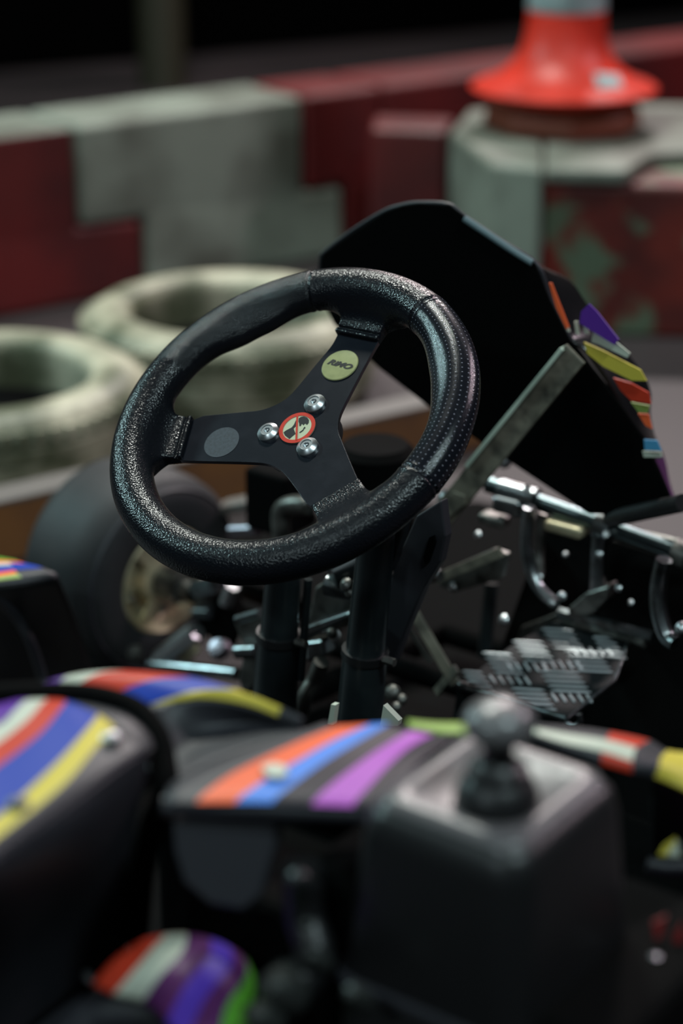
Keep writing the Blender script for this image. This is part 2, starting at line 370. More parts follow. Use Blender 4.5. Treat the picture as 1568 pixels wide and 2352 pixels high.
# ------------------------------------------------------------------ steering wheel (local x right, y towards 12 o'clock, z to the driver)
TH = math.atan2(.57051, .82129)
def wheel_obj(name, bm, ms, parent, **k):
    return obj(name, bm, ms, parent, **k)
RC, RT, PZ = .150, .0165, -.0146
def build_rim():
    st = .00125
    xs = np.arange(-.178, .178, st); ys = xs.copy(); zs = np.arange(-.024, .024, st)
    X, Y, Z = np.meshgrid(xs, ys, zs, indexing='ij')
    rho = np.hypot(X, Y); th = np.degrees(np.arctan2(Y, X)) % 360
    def arcw(c, half, soft):       # 1 inside the arc, smooth to 0
        dlt = np.abs((th - c + 180) % 360 - 180)
        return np.clip((half - dlt) / soft, 0, 1)
    def sm(t): return t * t * (3 - 2 * t)
    d = np.hypot(rho - RC, Z) - RT
    # thumb swell, upper left grip and right grip
    for c, half, soft, amp, dz in ((139, 28, 24, .0145, -.002), (33, 32, 28, .0095, -.002)):
        wgt = sm(arcw(c, half, soft))
        d2 = np.hypot((rho - (RC - amp * wgt)), (Z - dz * wgt) * 1.12) - (RT - .0012 * wgt)
        k = .007; h = np.clip(.5 + .5 * (d2 - d) / k, 0, 1); d = (d2 * (1 - h) + d * h) - k * h * (1 - h)
    d = d - .0007 * 0
    # spoke pads
    def poly_sdf(pts):
        px, py = X[:, :, 0], Y[:, :, 0]; dd = np.full(px.shape, 1e9); ins = np.zeros(px.shape, bool); n = len(pts)
        for i in range(n):
            ax, ay = pts[i]; bx, by = pts[(i + 1) % n]; ex, ey = bx - ax, by - ay
            t = np.clip(((px - ax) * ex + (py - ay) * ey) / (ex * ex + ey * ey), 0, 1)
            dd = np.minimum(dd, np.hypot(px - ax - ex * t, py - ay - ey * t))
            c = ((ay > py) != (by > py)) & (px < (bx - ax) * (py - ay) / (by - ay + 1e-12) + ax); ins ^= c
        return np.where(ins, -dd, dd)
    def smin(a, b, k):
        h = np.clip(.5 + .5 * (b - a) / k, 0, 1); return b * (1 - h) + a * h - k * h * (1 - h)
    for ang, r0, hw, flare in ((90.4, .1065, .0225, .047), (200.2, .1055, .0232, .040), (-35.4, .0895, .0230, .042)):
        a = math.radians(ang); e = np.array([math.cos(a), math.sin(a)]); s = np.array([-math.sin(a), math.cos(a)])
        pl = [(r0, -hw), (r0 + .016, -hw * 1.02), (.128, -hw * 1.22), (.143, -flare), (.143, flare), (.128, hw * 1.22), (r0 + .016, hw * 1.02), (r0, hw)]
        pts = [tuple(e * u_ + s * v_) for u_, v_ in pl]
        p2 = poly_sdf(pts)[:, :, None] + .0015
        # pad: top surface 3 mm above the plate at the joint, rising towards the tube
        rad = X * e[0] + Y * e[1]
        lift = sm(np.clip((rad - r0 - .006) / .040, 0, 1)) * .013
        q = np.abs(Z - (PZ - .0005 + lift * .5)) - (.0042 + lift * .5)
        dp = np.minimum(np.maximum(p2, q), 0) + np.hypot(np.maximum(p2, 0), np.maximum(q, 0)) - .0015
        d = smin(d, dp, .017)
        # trim so that the smooth blend stops at the joint line
        d = np.maximum(d, (r0 - .0005) - rad - 1e3 * ((rad < .05) | (np.abs(X * s[0] + Y * s[1]) > .045)))
        # pressed double groove next to the joint
        if ang > 0:
            for g in (.0055,):
                d = np.maximum(d, .0011 - np.hypot(rad - (r0 + g), np.maximum(np.abs(X * s[0] + Y * s[1]) - .03, 0) + np.maximum(np.abs(Z - PZ - .0042) - .0012, 0)))
    # seams round the tube
    for a in (113.5, 64.5, -10.5, 170):
        if a == 170: continue
        ar = math.radians(a); along_ = np.abs(-X * math.sin(ar) + Y * math.cos(ar)); front = (X * math.cos(ar) + Y * math.sin(ar)) > 0
        g = np.where(front, along_, 1.0)
        d = np.where(g < .0016, np.maximum(d, -( -d - .0 ) if False else d + .0013 * (1 - g / .0016)), d)
        d = d + np.where((g >= .0016) & (g < .004), -.0004, 0)
    # --- surface nets
    ins = d < 0; nx, ny, nz = d.shape
    c = [ins[i:nx - 1 + i, j:ny - 1 + j, k:nz - 1 + k] for i in (0, 1) for j in (0, 1) for k in (0, 1)]
    sacc = sum(q.astype(np.int8) for q in c); act = (sacc > 0) & (sacc < 8)
    idx = -np.ones(act.shape, int); I = np.argwhere(act); idx[act] = np.arange(len(I))
    P = np.zeros((len(I), 3)); cnt = np.zeros(len(I))
    for ax in range(3):
        o1, o2 = [q for q in range(3) if q != ax]
        for u_ in (0, 1):
            for v_ in (0, 1):
                b0 = I.copy(); b0[:, o1] += u_; b0[:, o2] += v_; b1 = b0.copy(); b1[:, ax] += 1
                d0 = d[tuple(b0.T)]; d1 = d[tuple(b1.T)]; m = (d0 < 0) != (d1 < 0)
                t = np.where(m, d0 / np.where(m, d0 - d1, 1), 0); pt = b0.astype(float); pt[:, ax] += t
                P[m] += pt[m]; cnt[m] += 1
    P /= cnt[:, None]; P = P * st + np.array([xs[0], ys[0], zs[0]])
    faces = []
    for ax in range(3):
        o1, o2 = (ax + 1) % 3, (ax + 2) % 3
        sl0 = [slice(None)] * 3; sl1 = [slice(None)] * 3; sl0[ax] = slice(0, -1); sl1[ax] = slice(1, None)
        a_, b_ = ins[tuple(sl0)], ins[tuple(sl1)]; E = np.argwhere(a_ != b_)
        E = E[(E[:, o1] > 0) & (E[:, o2] > 0) & (E[:, o1] < d.shape[o1] - 1) & (E[:, o2] < d.shape[o2] - 1)]
        e1 = np.zeros(3, int); e1[o1] = 1; e2 = np.zeros(3, int); e2[o2] = 1
        q = np.stack([idx[tuple((E - e1 - e2).T)], idx[tuple((E - e2).T)], idx[tuple(E.T)], idx[tuple((E - e1).T)]], 1)
        fl = a_[tuple(E.T)]; q[~fl] = q[~fl][:, ::-1]; faces.append(q)
    F = np.concatenate(faces)
    # light smoothing
    nb = np.concatenate([F[:, [0, 1]], F[:, [1, 2]], F[:, [2, 3]], F[:, [3, 0]]]); nb = np.concatenate([nb, nb[:, ::-1]])
    deg = np.bincount(nb[:, 0], minlength=len(P))
    for lam in (.5, -.52, .5, -.52):
        A = np.stack([np.bincount(nb[:, 0], weights=P[nb[:, 1], k], minlength=len(P)) for k in range(3)], 1) / deg[:, None]
        P = P + lam * (A - P)
    return P, F
def mesh_part(name, P, F, m, parent, uv=False):
    us, inv = np.unique(F, return_inverse=True); Fi = inv.reshape(F.shape); V = P[us]
    me = bpy.data.meshes.new(name); me.from_pydata(V.tolist(), [], Fi.tolist()); me.materials.append(M[m])
    me.polygons.foreach_set('use_smooth', [True] * len(Fi))
    if uv:
        l = me.uv_layers.new(name='rim'); a = np.arctan2(V[:, 1], V[:, 0]); rr = np.hypot(V[:, 0], V[:, 1]) - RC + .004; b = np.arctan2(V[:, 2], rr)
        U_ = np.stack([a * RC / .0048, b * RT / .0044 + .5 * (np.floor(a * RC / .0048) % 1)], 1)
        li = np.zeros(len(me.loops), int); me.loops.foreach_get('vertex_index', li); l.data.foreach_set('uv', U_[li].ravel())
    o = bpy.data.objects.new(name, me); COL.objects.link(o); o.parent = parent; return o
P, F = build_rim()
cen = P[F].mean(1); ang = np.degrees(np.arctan2(cen[:, 1], cen[:, 0])) % 360
g1 = (ang > 113.5) & (ang < 172) & (np.hypot(cen[:, 0], cen[:, 1]) > .11); g2 = ((ang > 349.5) | (ang < 64.5)) & (np.hypot(cen[:, 0], cen[:, 1]) > .112)
sw = mesh_part('steering_wheel', P, F[~g1 & ~g2], 'leather', kart)
sw.location = (0, 0, WC.z); sw.rotation_euler = (TH, 0, 0)
sw['label'] = 'black leather three-spoke steering wheel'
mesh_part('grip', P, F[g1], 'grip', sw)['label'] = 'smooth thumb grip, upper left of the rim'
mesh_part('grip', P, F[g2], 'grip_dots', sw, True)['label'] = 'perforated grip on the right of the rim'
# spoke plate
pl = [(-22.5, 112), (-20.2, 98), (-20.4, 89.3), (-24.4, 61.3), (-27.2, 35.2), (-32.5, 22.8), (-45.5, 10.5), (-62.3, 4.4), (-75.2, -.5), (-114, -15), (-97, -60), (-85.5, -58.3), (-21.5, -42.2), (-5.4, -39.9), (10.2, -42.9), (30.9, -54.7), (64, -75.5), (91, -39.5), (85.2, -33.9), (66.2, -17.3), (47.9, -.6), (37.8, 8.5), (30.6, 21.8), (28.1, 36.0), (24.3, 74.3), (22.4, 100), (22, 112)]
pp = [Vector((x / 1000, y / 1000)) for x, y in pl]
def chaikin(p):
    o = []
    for i in range(len(p)):
        a, b = p[i], p[(i + 1) % len(p)]; o += [a * .75 + b * .25, a * .25 + b * .75]
    return o
pp = chaikin(chaikin(pp))
bm = prism([(p.x, p.y, PZ - .004) for p in pp], (0, 0, .004), side=1)
obj('spoke_plate', bm, ['plate', 'edge'], sw, smooth=False, bevel=.0004)
# bolts, badge, sign, faded spot
for x, y in ((1.2, 29.2), (-25, -10.5), (20.6, -15.1)):
    O = (x / 1000, y / 1000, PZ)
    b = obj('bolt', lathe([(.0001, -.003), (.0098, -.003), (.0098, .0022), (.0092, .0030), (.0058, .0052), (.0054, .0052), (.0050, .0046), (.0028, .0046), (.0026, .0020), (.0001, .0020)], O, n=40), 'alu', sw, angle=25)
    obj('bolt_pin', lathe([(.0001, .0018), (.0012, .0018), (.0010, .0040), (.0001, .0044)], O, n=16), 'chrome', b)
bd0 = Vector((.0008, .0741, PZ))
bg = obj('badge', lathe([(.0001, 0), (.0170, 0), (.0172, .0006), (.0166, .0013), (.0120, .0017), (.0001, .0018)], bd0, n=64), 'badge', sw); bg['label'] = 'round cream badge with dark lettering on the upper spoke'
fc = bpy.data.curves.new('badge_lettering', 'FONT'); fc.body = 'RiMO'; fc.size = .0125; fc.shear = .35; fc.align_x = 'CENTER'; fc.align_y = 'CENTER'; fc.extrude = .0001; fc.offset = .0006
ft = bpy.data.objects.new('badge_lettering_curve', fc); COL.objects.link(ft)
dg = bpy.context.evaluated_depsgraph_get(); dg.update(); me = bpy.data.meshes.new_from_object(ft.evaluated_get(dg)); bpy.data.objects.remove(ft)
me.transform(Matrix.Diagonal((.82, .62, 1, 1)))
me.materials.clear(); me.materials.append(M['ink']); ft = bpy.data.objects.new('badge_lettering', me); COL.objects.link(ft); ft.parent = bg; ft.location = (bd0.x, bd0.y, PZ + .0019)
ft.rotation_euler = (0, 0, math.radians(-2))
sg0 = Vector((-.0009, .0013, PZ))
sg = obj('sign_disc', lathe([(.0001, 0), (.0167, 0), (.0167, .0007), (.0001, .0007)], sg0, n=64), 'signwhite', sw); sg['label'] = 'round prohibition sticker in the hub'
obj('sign_ring', lathe([(.0133, .0006), (.0168, .0006), (.0168, .0011), (.0133, .0011)], sg0, n=64, closed=True), 'signred', sg)
def pm(x, y, z=.0009):           # picture-crop coordinates on the sticker -> wheel coordinates
    dx, dy = (x - 568) / 4.612, (y - 1032) / 4.612
    return (sg0.x + (.41 * dx + .267 * dy) / 1000, sg0.y + (.10 * dx - .441 * dy) / 1000, PZ + z)
bm = prism([pm(560, 912), pm(578, 912), pm(572, 1160), pm(553, 1160)], (0, 0, .0005)); obj('sign_bar', bm, 'signred', sg, smooth=False)
for nm, poly in (('sign_head', [(584, 935), (606, 920), (640, 914), (672, 926), (692, 950), (690, 978), (672, 1000), (652, 985), (634, 1004), (616, 988), (606, 1012), (592, 1014), (590, 985), (582, 970)]),
                 ('sign_face', [(648, 1018), (656, 1030), (640, 1046), (634, 1060), (600, 1084), (590, 1080), (628, 1052), (636, 1034)]),
                 ('sign_arm', [(424, 1082), (450, 1062), (510, 1030), (534, 1000), (556, 952), (556, 1012), (530, 1040), (552, 1092), (520, 1118), (488, 1146), (440, 1112)])):
    obj(nm, prism([pm(*p, .0007) for p in poly], (0, 0, .0003)), 'ink', sg, smooth=False)
obj('faded_spot', lathe([(.0001, -.0002), (.0165, -.0002), (.0165, .00025), (.0001, .00025)], (-.0641, -.0313, PZ), n=48), 'faded', sw)
# hub boss and column behind the plate
obj('hub_boss', lathe([(.0001, -.004), (.036, -.004), (.036, -.016), (.024, -.022), (.018, -.05), (.0001, -.05)], (0, 0, PZ), n=40), 'black', sw)

# ------------------------------------------------------------------ column, uprights
NV = Vector((0, -.57051, .82129)); HC = Vector((0, 0, WC.z))
obj('steering_column', tube([HC - NV * .06, HC - NV * .30], .0115), 'tubeblack', kart)
def kp(name, bm, m, **k): return obj(name, bm, m, kart, **k)
# twin uprights with collars
for (tp, jn, bt) in (((652, 1290), (640, 1460), (625, 1700)), ((868, 1200), (838, 1500), (820, 1720))):
    f = .07
    a, b, c = kf(*tp, f), kf(*jn, f), kf(*bt, f)
    up = kp('column_upright', tube([a, b], [.0165, .0185]), 'tubeblack')
    obj('lower_sleeve', tube([b + (a - b).normalized() * .0, c + (c - b) * .35], [.0205, .0235]), 'tubeblack', up)
    obj('collar', tube([b + (a - b).normalized() * .004, b - (a - b).normalized() * .004], .0222), 'black', up)
    obj('clamp_bolt', tube([b + Vector((.024, -.004, .002)), b + Vector((.036, -.004, .002))], .004, 6), 'steel', up)
# column housing: broad black gusset with slot, teal lit web
g = [(955, 1185), (1012, 1150), (1022, 1232), (1010, 1290), (972, 1352), (935, 1440), (905, 1520), (868, 1560), (855, 1500), (880, 1400), (905, 1300)]
bm = prism([kf(x, y, .10) for x, y in g], (0, .012, 0)); gs = kp('column_gusset', bm, 'body', smooth=False, bevel=.002)
obj('slot', prism([kf(x, y, .098) for x, y in ((985, 1235), (996, 1230), (1000, 1245), (985, 1290), (974, 1295), (972, 1280))], (0, .004, 0)), 'matte', gs, smooth=False)
kp('column_web', prism([kf(x, y, .085) for x, y in ((938, 1180), (905, 1200), (870, 1245), (893, 1318), (905, 1290))], (0, .01, 0)), 'chrome', smooth=False, bevel=.001)
kp('column_cover', tube([kf(760, 1320, .12), kf(868, 1270, .16)], [.014, .03]), 'tubeblack')
kp('support_rod', tube([kf(708, 1330, .08), kf(690, 1560, .08)], .004), 'tubeblack')

# ------------------------------------------------------------------ front fairing (dash panel seen from behind)
out = [(735, 596), (742, 580), (880, 487), (920, 472), (960, 466), (1030, 470), (1068, 500), (1150, 556), (1228, 606), (1262, 690), (1308, 782), (1352, 842), (1420, 925), (1472, 1000), (1510, 1080), (1542, 1155), (1500, 1184), (1350, 1182), (1160, 1056), (1000, 948), (868, 846), (765, 745), (733, 680)]
def fpan(y): return .34 + .06 * min(max((y - 470) / 700, 0), 1)
ring = [kf(x, y, fpan(y)) for x, y in out]
bm = prism(ring, (0, .006, 0)); fp = kp('front_panel', bm, 'matte', smooth=False, bevel=.002)
fp['label'] = 'black inside face of the front fairing'
# rolled top edge of the shell
top = curve([kf(x, y, fpan(y) + .004) for x, y in ((735, 640), (737, 596), (745, 580), (810, 530), (880, 487), (920, 473), (960, 467), (1030, 471), (1068, 499), (1150, 553), (1232, 608), (1265, 690), (1312, 784))], 5)
obj('rolled_edge', tube(top, .0026, 10), 'body', fp)
obj('edge_highlight_lip', tube(curve([kf(x, y, fpan(y) - .001) for x, y in ((1066, 502), (1120, 538), (1180, 578), (1222, 604))], 5), .0034, 10), 'lip', fp)  # strip that paints the highlight on the panel's top edge
# outer skin wrapping over to the right: striped flank
inner = [(1232, 608), (1248, 655), (1280, 725), (1308, 780), (1338, 800), (1372, 846), (1408, 900), (1440, 955), (1462, 1000), (1480, 1060), (1505, 1115), (1540, 1150)]
outer = [(1240, 615), (1305, 645), (1345, 700), (1385, 745), (1440, 815), (1478, 868), (1492, 905), (1490, 950), (1500, 1000), (1522, 1050), (1535, 1110), (1550, 1152)]
rows = []
for t, fo, bow in ((0, 0, 0), (.5, .035, 4), (1, .075, 0)):
    rows.append([kf(a[0] + (b[0] - a[0]) * t + bow, a[1] + (b[1] - a[1]) * t, fpan(a[1]) + .004 + fo) for a, b in zip(inner, outer)])
# columns run down the flank: dark crease, purple, white, yellow, black, red, green, orange, blue, plum, red
flank_m = [0, 0, 1, 2, 3, 4, 5, 6, 7, 8, 9]
bm = sheet(rows, [0] * 9 + [9, 9], 4, 3)
fl = obj('striped_flank', bm, ['blackgloss', 'purple', 'white', 'yellow', 'dark', 'red', 'lime', 'orange', 'skyblue', 'plum', 'orange'], fp, solid=.003)
# the clear bands of the print as slightly raised strips (film on the shell)
def band(q, m, par, f0=.012, th=.0015, name='stripe'):
    return obj(name, prism([kf(x, y, f0) for x, y in q], (0, th, 0)), m, par, smooth=False)
for q, m in ((((1352, 698), (1372, 718), (1420, 780), (1410, 792), (1345, 752), (1330, 742), (1334, 715)), 'purple'),
             (((1362, 758), (1410, 782), (1446, 812), (1440, 822), (1376, 792), (1358, 786)), 'white'),
             (((1340, 786), (1385, 806), (1470, 850), (1484, 875), (1450, 874), (1385, 842), (1348, 812)), 'yellow'),
             (((1408, 868), (1448, 880), (1488, 902), (1494, 928), (1448, 920), (1424, 896)), 'red'),
             (((1448, 924), (1490, 932), (1486, 948), (1466, 948)), 'lime'),
             (((1464, 950), (1488, 952), (1496, 985), (1482, 978)), 'orange'),
             (((1478, 1010), (1508, 1012), (1518, 1036), (1480, 1034)), 'skyblue'),
             (((1474, 1036), (1516, 1038), (1520, 1050), (1478, 1050)), 'white'),
             (((1318, 738), (1326, 738), (1330, 770), (1322, 766)), 'white'),
             (((1338, 742), (1346, 746), (1352, 768), (1342, 766)), 'white'),
             (((1260, 650), (1266, 650), (1306, 752), (1300, 756), (1276, 706)), 'orange'),
             (((1286, 716), (1291, 716), (1308, 762), (1303, 762)), 'white')):
    band(q, m, fp, fpan(q[0][1]) - .010)
# strut across the panel
a, b = kf(1322, 812, .325), kf(1012, 1190, .325)
st_ = kp('panel_strut', bar(a, b, .026, .004, (0, 1, 0)), 'olive', smooth=False, bevel=.001)
s_ = (b - a).normalized().cross(Vector((0, 1, 0)))
if s_.x > 0: s_ = -s_
obj('strut_lip', bar(a + s_ * .0125 + (b - a) * .02, a + s_ * .0125 + (b - a) * .72, .0045, .010, (0, 1, 0)), 'strutlight', st_, smooth=False, bevel=.0008)
obj('strut_tongue', prism([kf(x, y, .320) for x, y in ((1040, 1130), (1066, 1140), (1068, 1160), (1014, 1202), (1010, 1190), (1020, 1150))], (0, .004, 0)), 'olive', st_, smooth=False, bevel=.0008)

# ------------------------------------------------------------------ pedal / front frame area
cb = kp('cross_bar', tube([kf(1120, 1112, .42), kf(1400, 1212, .42), kf(1640, 1300, .42)], .0092, 20), 'darkchrome')
obj('clamp', tube([kf(1372, 1203, .42), kf(1408, 1217, .42)], .0155), 'chrome', cb)
obj('clamp', tube([kf(1150, 1124, .42), kf(1232, 1148, .42)], .0125), 'chrome', cb)
obj('clamp', tube([kf(1550, 1268, .42), kf(1580, 1280, .42)], .0145), 'steel', cb)
obj('clamp_screw', tube([kf(1210, 1128, .405), kf(1210, 1120, .40)], .004, 8), 'alu', cb)
obj('clamp_screw', tube([kf(1392, 1232, .405), kf(1392, 1226, .40)], .0035, 8), 'alu', cb)
kp('lower_bar', tube([kf(1250, 1185, .44), kf(1550, 1282, .44)], .0045), 'steel')
kp('top_bar', tube([kf(1460, 1225, .44), kf(1620, 1262, .44)], .005), 'steel')
kp('panel_stay', tube([kf(1400, 1192, .41), kf(1568, 1155, .36)], .009), 'black')
kp('stop_block', box(kf(1170, 1160, .41), (.034, .02, .018)), 'chrome', smooth=False, bevel=.004)
kp('stop_block', box(kf(1135, 1192, .41), (.032, .02, .012)), 'steel', smooth=False, bevel=.004)
kp('stop_block', box(kf(1300, 1212, .41), (.045, .02, .012)), 'brass', smooth=False, bevel=.004)
kp('pedal_rod', tube([kf(1377, 1228, .41), kf(1371, 1365, .41)], .0085), 'chrome')
kp('rod_foot', prism([kf(x, y, .40) for x, y in ((1300, 1400), (1345, 1362), (1398, 1345), (1395, 1375), (1360, 1410), (1310, 1425))], (0, .02, 0)), 'steel', smooth=False, bevel=.003)
kp('bent_pedal_tube', tube(curve([kf(1215, 1165, .40), kf(1208, 1240, .40), kf(1216, 1300, .40), kf(1238, 1352, .395), kf(1275, 1388, .39)]), .0068), 'chrome')
kp('bent_pedal_tube', tube(curve([kf(1244, 1180, .42), kf(1238, 1250, .42), kf(1238, 1320, .41)]), .0055), 'steel')
kp('bent_pedal_tube', tube(curve([kf(1524, 1285, .36), kf(1512, 1340, .36), kf(1512, 1400, .355), kf(1530, 1460, .35), kf(1552, 1480, .345)]), .0085), 'chrome')
for (x, y, f, r) in ((1268, 1386, .385, .0032), (1292, 1370, .385, .0042), (1042, 1348, .33, .0042), (1160, 1425, .36, .0055), (1422, 1352, .38, .0035), (1322, 1160, .44, .003), (1568, 1445, .34, .006), (1240, 1325, .4, .004), (1030, 1148, .35, .009), (1162, 1060, .45, .008), (1378, 1274, .405, .004), (1100, 1230, .4, .004), (1450, 1385, .42, .003), (1300, 1275, .44, .003)):
    p = kf(x, y, f); kp('nut', lathe([(.0001, 0), (r * 1.1, 0), (r * 1.1, r * .8), (r * .6, r * 1.3), (.0001, r * 1.4)], p, (-.2, -.8, .6), n=12), 'alu')
# tread plate foot rest
c = [kf(1062, 1560, .27), kf(1300, 1402, .43), kf(1446, 1452, .40), kf(1300, 1665, .235)]
# make it a true plane through three corners
O3, e1, e2 = c[0], (c[3] - c[0]), (c[1] - c[0]); nn = e1.cross(e2).normalized(); nn = nn if nn.z > 0 else -nn
def onp(x, y, lift=0.0):
    r_ = ray(x, y); rr = Vector((r_.dot(KR), r_.dot(KF), r_.z)); Ck = K(CC); return Ck + rr * (((O3 + nn * lift) - Ck).dot(nn) / rr.dot(nn))
tp = [onp(*q) for q in ((1052, 1572), (1180, 1478), (1300, 1412), (1448, 1462), (1436, 1494), (1412, 1560), (1302, 1652), (1180, 1615))]
ft_ = kp('foot_plate', prism(tp, nn * -.003), 'chrome', smooth=False, bevel=.0008)
ft_['label'] = 'checker plate foot rest'
M['treaddark'] = mat('dark_tread_plate', (.008, .010, .011), .5, 0, spec=.12)  # near-black so the flat plate shows no lamp reflection between the bars
ft_.data.materials[0] = M['treaddark']
def tread(x, y, dx, dy, r=.0016):
    a, b = onp(x - dx / 2, y - dy / 2, .0004), onp(x + dx / 2, y + dy / 2, .0004)
    obj('tread_bar', tube([a, a * .85 + b * .15, a * .15 + b * .85, b], [.0006, r, r, .0006], 8), 'ribmetal', ft_)
for cx_, cy_, ln in ((1155, 1524, 80), (1226, 1497, 84), (1293, 1469, 84), (1352, 1520, 96), (1297, 1566, 104), (1226, 1606, 88), (1098, 1566, 60), (1400, 1488, 62)):
    for k in range(5):
        tread(cx_ - 14 + k * 7, cy_ - 22 + k * 11, ln - 12, 4)
for cx_, cy_ in ((1171, 1561), (1313, 1602), (1289, 1526), (1210, 1530), (1360, 1496)):
    for k in range(5): tread(cx_ + k * 20 - 40, cy_ + k * .5, 14, 20, .0014)
lipf = [onp(*q) for q in ((1052, 1572), (1180, 1615), (1302, 1652))]
obj('front_fold', tube(lipf, .0045, 10), 'chrome', ft_)
obj('front_fold_face', prism([lipf[0], lipf[1], lipf[2], lipf[2] + Vector((0, -.01, -.045)), lipf[1] + Vector((0, -.01, -.045)), lipf[0] + Vector((0, -.01, -.04))], (0, .003, 0)), 'treaddark', ft_, smooth=False)
obj('side_fold', tube([onp(1302, 1652), onp(1412, 1562), onp(1436, 1494), onp(1448, 1462)], .0022, 8), 'chrome', ft_)
kp('plate_cross_tube', tube([onp(1285, 1408, .010), onp(1500, 1464, .010)], .0065, 8), 'chrome', angle=20)
kp('plate_cross_tube', tube([onp(1300, 1428, .004), onp(1480, 1478, .004)], .005, 8), 'steel')
kp('plate_wing', prism([kf(x, y, .42) for x, y in ((1182, 1478), (1196, 1440), (1250, 1420), (1290, 1402), (1290, 1430), (1240, 1462))], (0, .006, 0)), 'steel', smooth=False, bevel=.002)
kp('spring_hook', tube(curve([kf(1290, 1648, .25), kf(1312, 1668, .24), kf(1332, 1660, .24), kf(1330, 1640, .24)]), .003), 'chrome')
# flat bars and brackets under the panel
br = kp('flat_link', bar(kf(930, 1372, .26), kf(1046, 1572, .25), .011, .005, (0, -.8, .5)), 'olive', smooth=False, bevel=.001); 
kp('flat_link', bar(kf(918, 1412, .27), kf(990, 1520, .27), .006, .004, (0, -.8, .5)), 'steel', smooth=False)
kp('flat_link', bar(kf(1048, 1535, .25), kf(1002, 1590, .25), .009, .004, (0, -.8, .5)), 'olive', smooth=False)
kp('slotted_bracket', prism([kf(x, y, .33) for x, y in ((1000, 1320), (1130, 1262), (1165, 1275), (1150, 1330), (1040, 1362), (1005, 1345))], (0, .01, 0)), 'steel', smooth=False, bevel=.002)
kp('bracket_lip', bar(kf(1005, 1328, .322), kf(1150, 1268, .322), .006, .010, (0, 0, 1)), 'olive', smooth=False)
kp('frame_post', tube([kf(1128, 1340, .44), kf(1112, 1510, .42)], .008), 'tubeblack')
kp('small_pin', tube([kf(985, 1320, .3), kf(1012, 1322, .3)], [.009, .006]), 'chrome')
# between the uprights
kp('hub_bracket', prism([kf(x, y, .16) for x, y in ((722, 1350), (770, 1318), (820, 1330), (812, 1400), (800, 1440), (700, 1460), (706, 1420))], (0, .02, 0)), 'steel', smooth=False, bevel=.003)
kp('hub_bracket', prism([kf(x, y, .14) for x, y in ((700, 1440), (800, 1405), (804, 1420), (740, 1450), (702, 1466))], (0, .02, 0)), 'chrome', smooth=False, bevel=.003)
kp('hub_bracket', prism([kf(x, y, .15) for x, y in ((698, 1475), (740, 1470), (748, 1510), (700, 1525))], (0, .02, 0)), 'chrome', smooth=False, bevel=.004)
kp('brake_line', tube(curve([kf(738, 1520, .13), kf(722, 1560, .13), kf(700, 1600, .12), kf(690, 1650, .12)]), .008), 'steel')
kp('bracket_bolt', tube([kf(755, 1344, .13), kf(815, 1362, .13)], [.011, .009]), 'chrome')
kp('bracket_bolt', tube([kf(768, 1462, .12), kf(768, 1458, .115)], .006), 'alu')
kp('hub_bracket', prism([kf(x, y, .2) for x, y in ((535, 1430), (600, 1400), (610, 1480), (600, 1560), (560, 1600), (545, 1560), (560, 1490))], (0, .02, 0)), 'steel', smooth=False, bevel=.003)
kp('bracket_bolt', tube([kf(545, 1497, .19), kf(590, 1495, .19)], .008), 'chrome')
kp('bracket_bolt', tube([kf(545, 1424, .19), kf(598, 1408, .19)], .005), 'chrome')
kp('small_guard', prism([kf(x, y, .0) for x, y in ((872, 1668), (880, 1620), (915, 1656), (912, 1668))], (0, .006, 0)), 'white', smooth=False)
kp('small_guard', prism([kf(x, y, .0) for x, y in ((752, 1664), (760, 1618), (770, 1620), (764, 1666))], (0, .006, 0)), 'white', smooth=False)
# seen through the steering wheel
p = kf(862, 1090, .40)
dr = kp('fluid_reservoir', tube([p + Vector((0, 0, -.10)), p + Vector((0, 0, .028)), p + Vector((0, 0, .036))], [.044, .044, .036], 32), 'matte')
obj('reservoir_cap', tube([p + Vector((0, -.03, -.01)), p + Vector((0, -.052, -.012))], .012, 20), 'steel', dr)
kp('brake_cylinder_block', box(kf(645, 1140, .40), (.062, .06, .075)), 'matte', smooth=False, bevel=.006)
kp('brake_handle', tube(curve([kf(712, 1160, .33), kf(672, 1160, .33), kf(648, 1172, .33), kf(644, 1200, .33), kf(650, 1250, .33)]), .0105), 'steel')
kp('brake_knuckle', tube([kf(532, 1219, .38), kf(592, 1217, .38)], .0075), 'edge')
kp('bumper_pad', bar(kf(500, 1168, .52), kf(592, 1150, .52), .05, .013, (0, 0, 1)), 'kerbtop', smooth=False, bevel=.004)
for (x, y, f, r) in ((700, 1158, .31, .006), (925, 1608, .2, .005), (905, 1592, .2, .007), (912, 1625, .18, .0045), (800, 1345, .11, .006), (808, 1362, .11, .005), (765, 1455, .11, .005)):
    p = kf(x, y, f); kp('nut', lathe([(.0001, 0), (r * 1.1, 0), (r * 1.1, r * .8), (r * .6, r * 1.3), (.0001, r * 1.4)], p, (-.2, -.8, .6), n=12), 'steel')

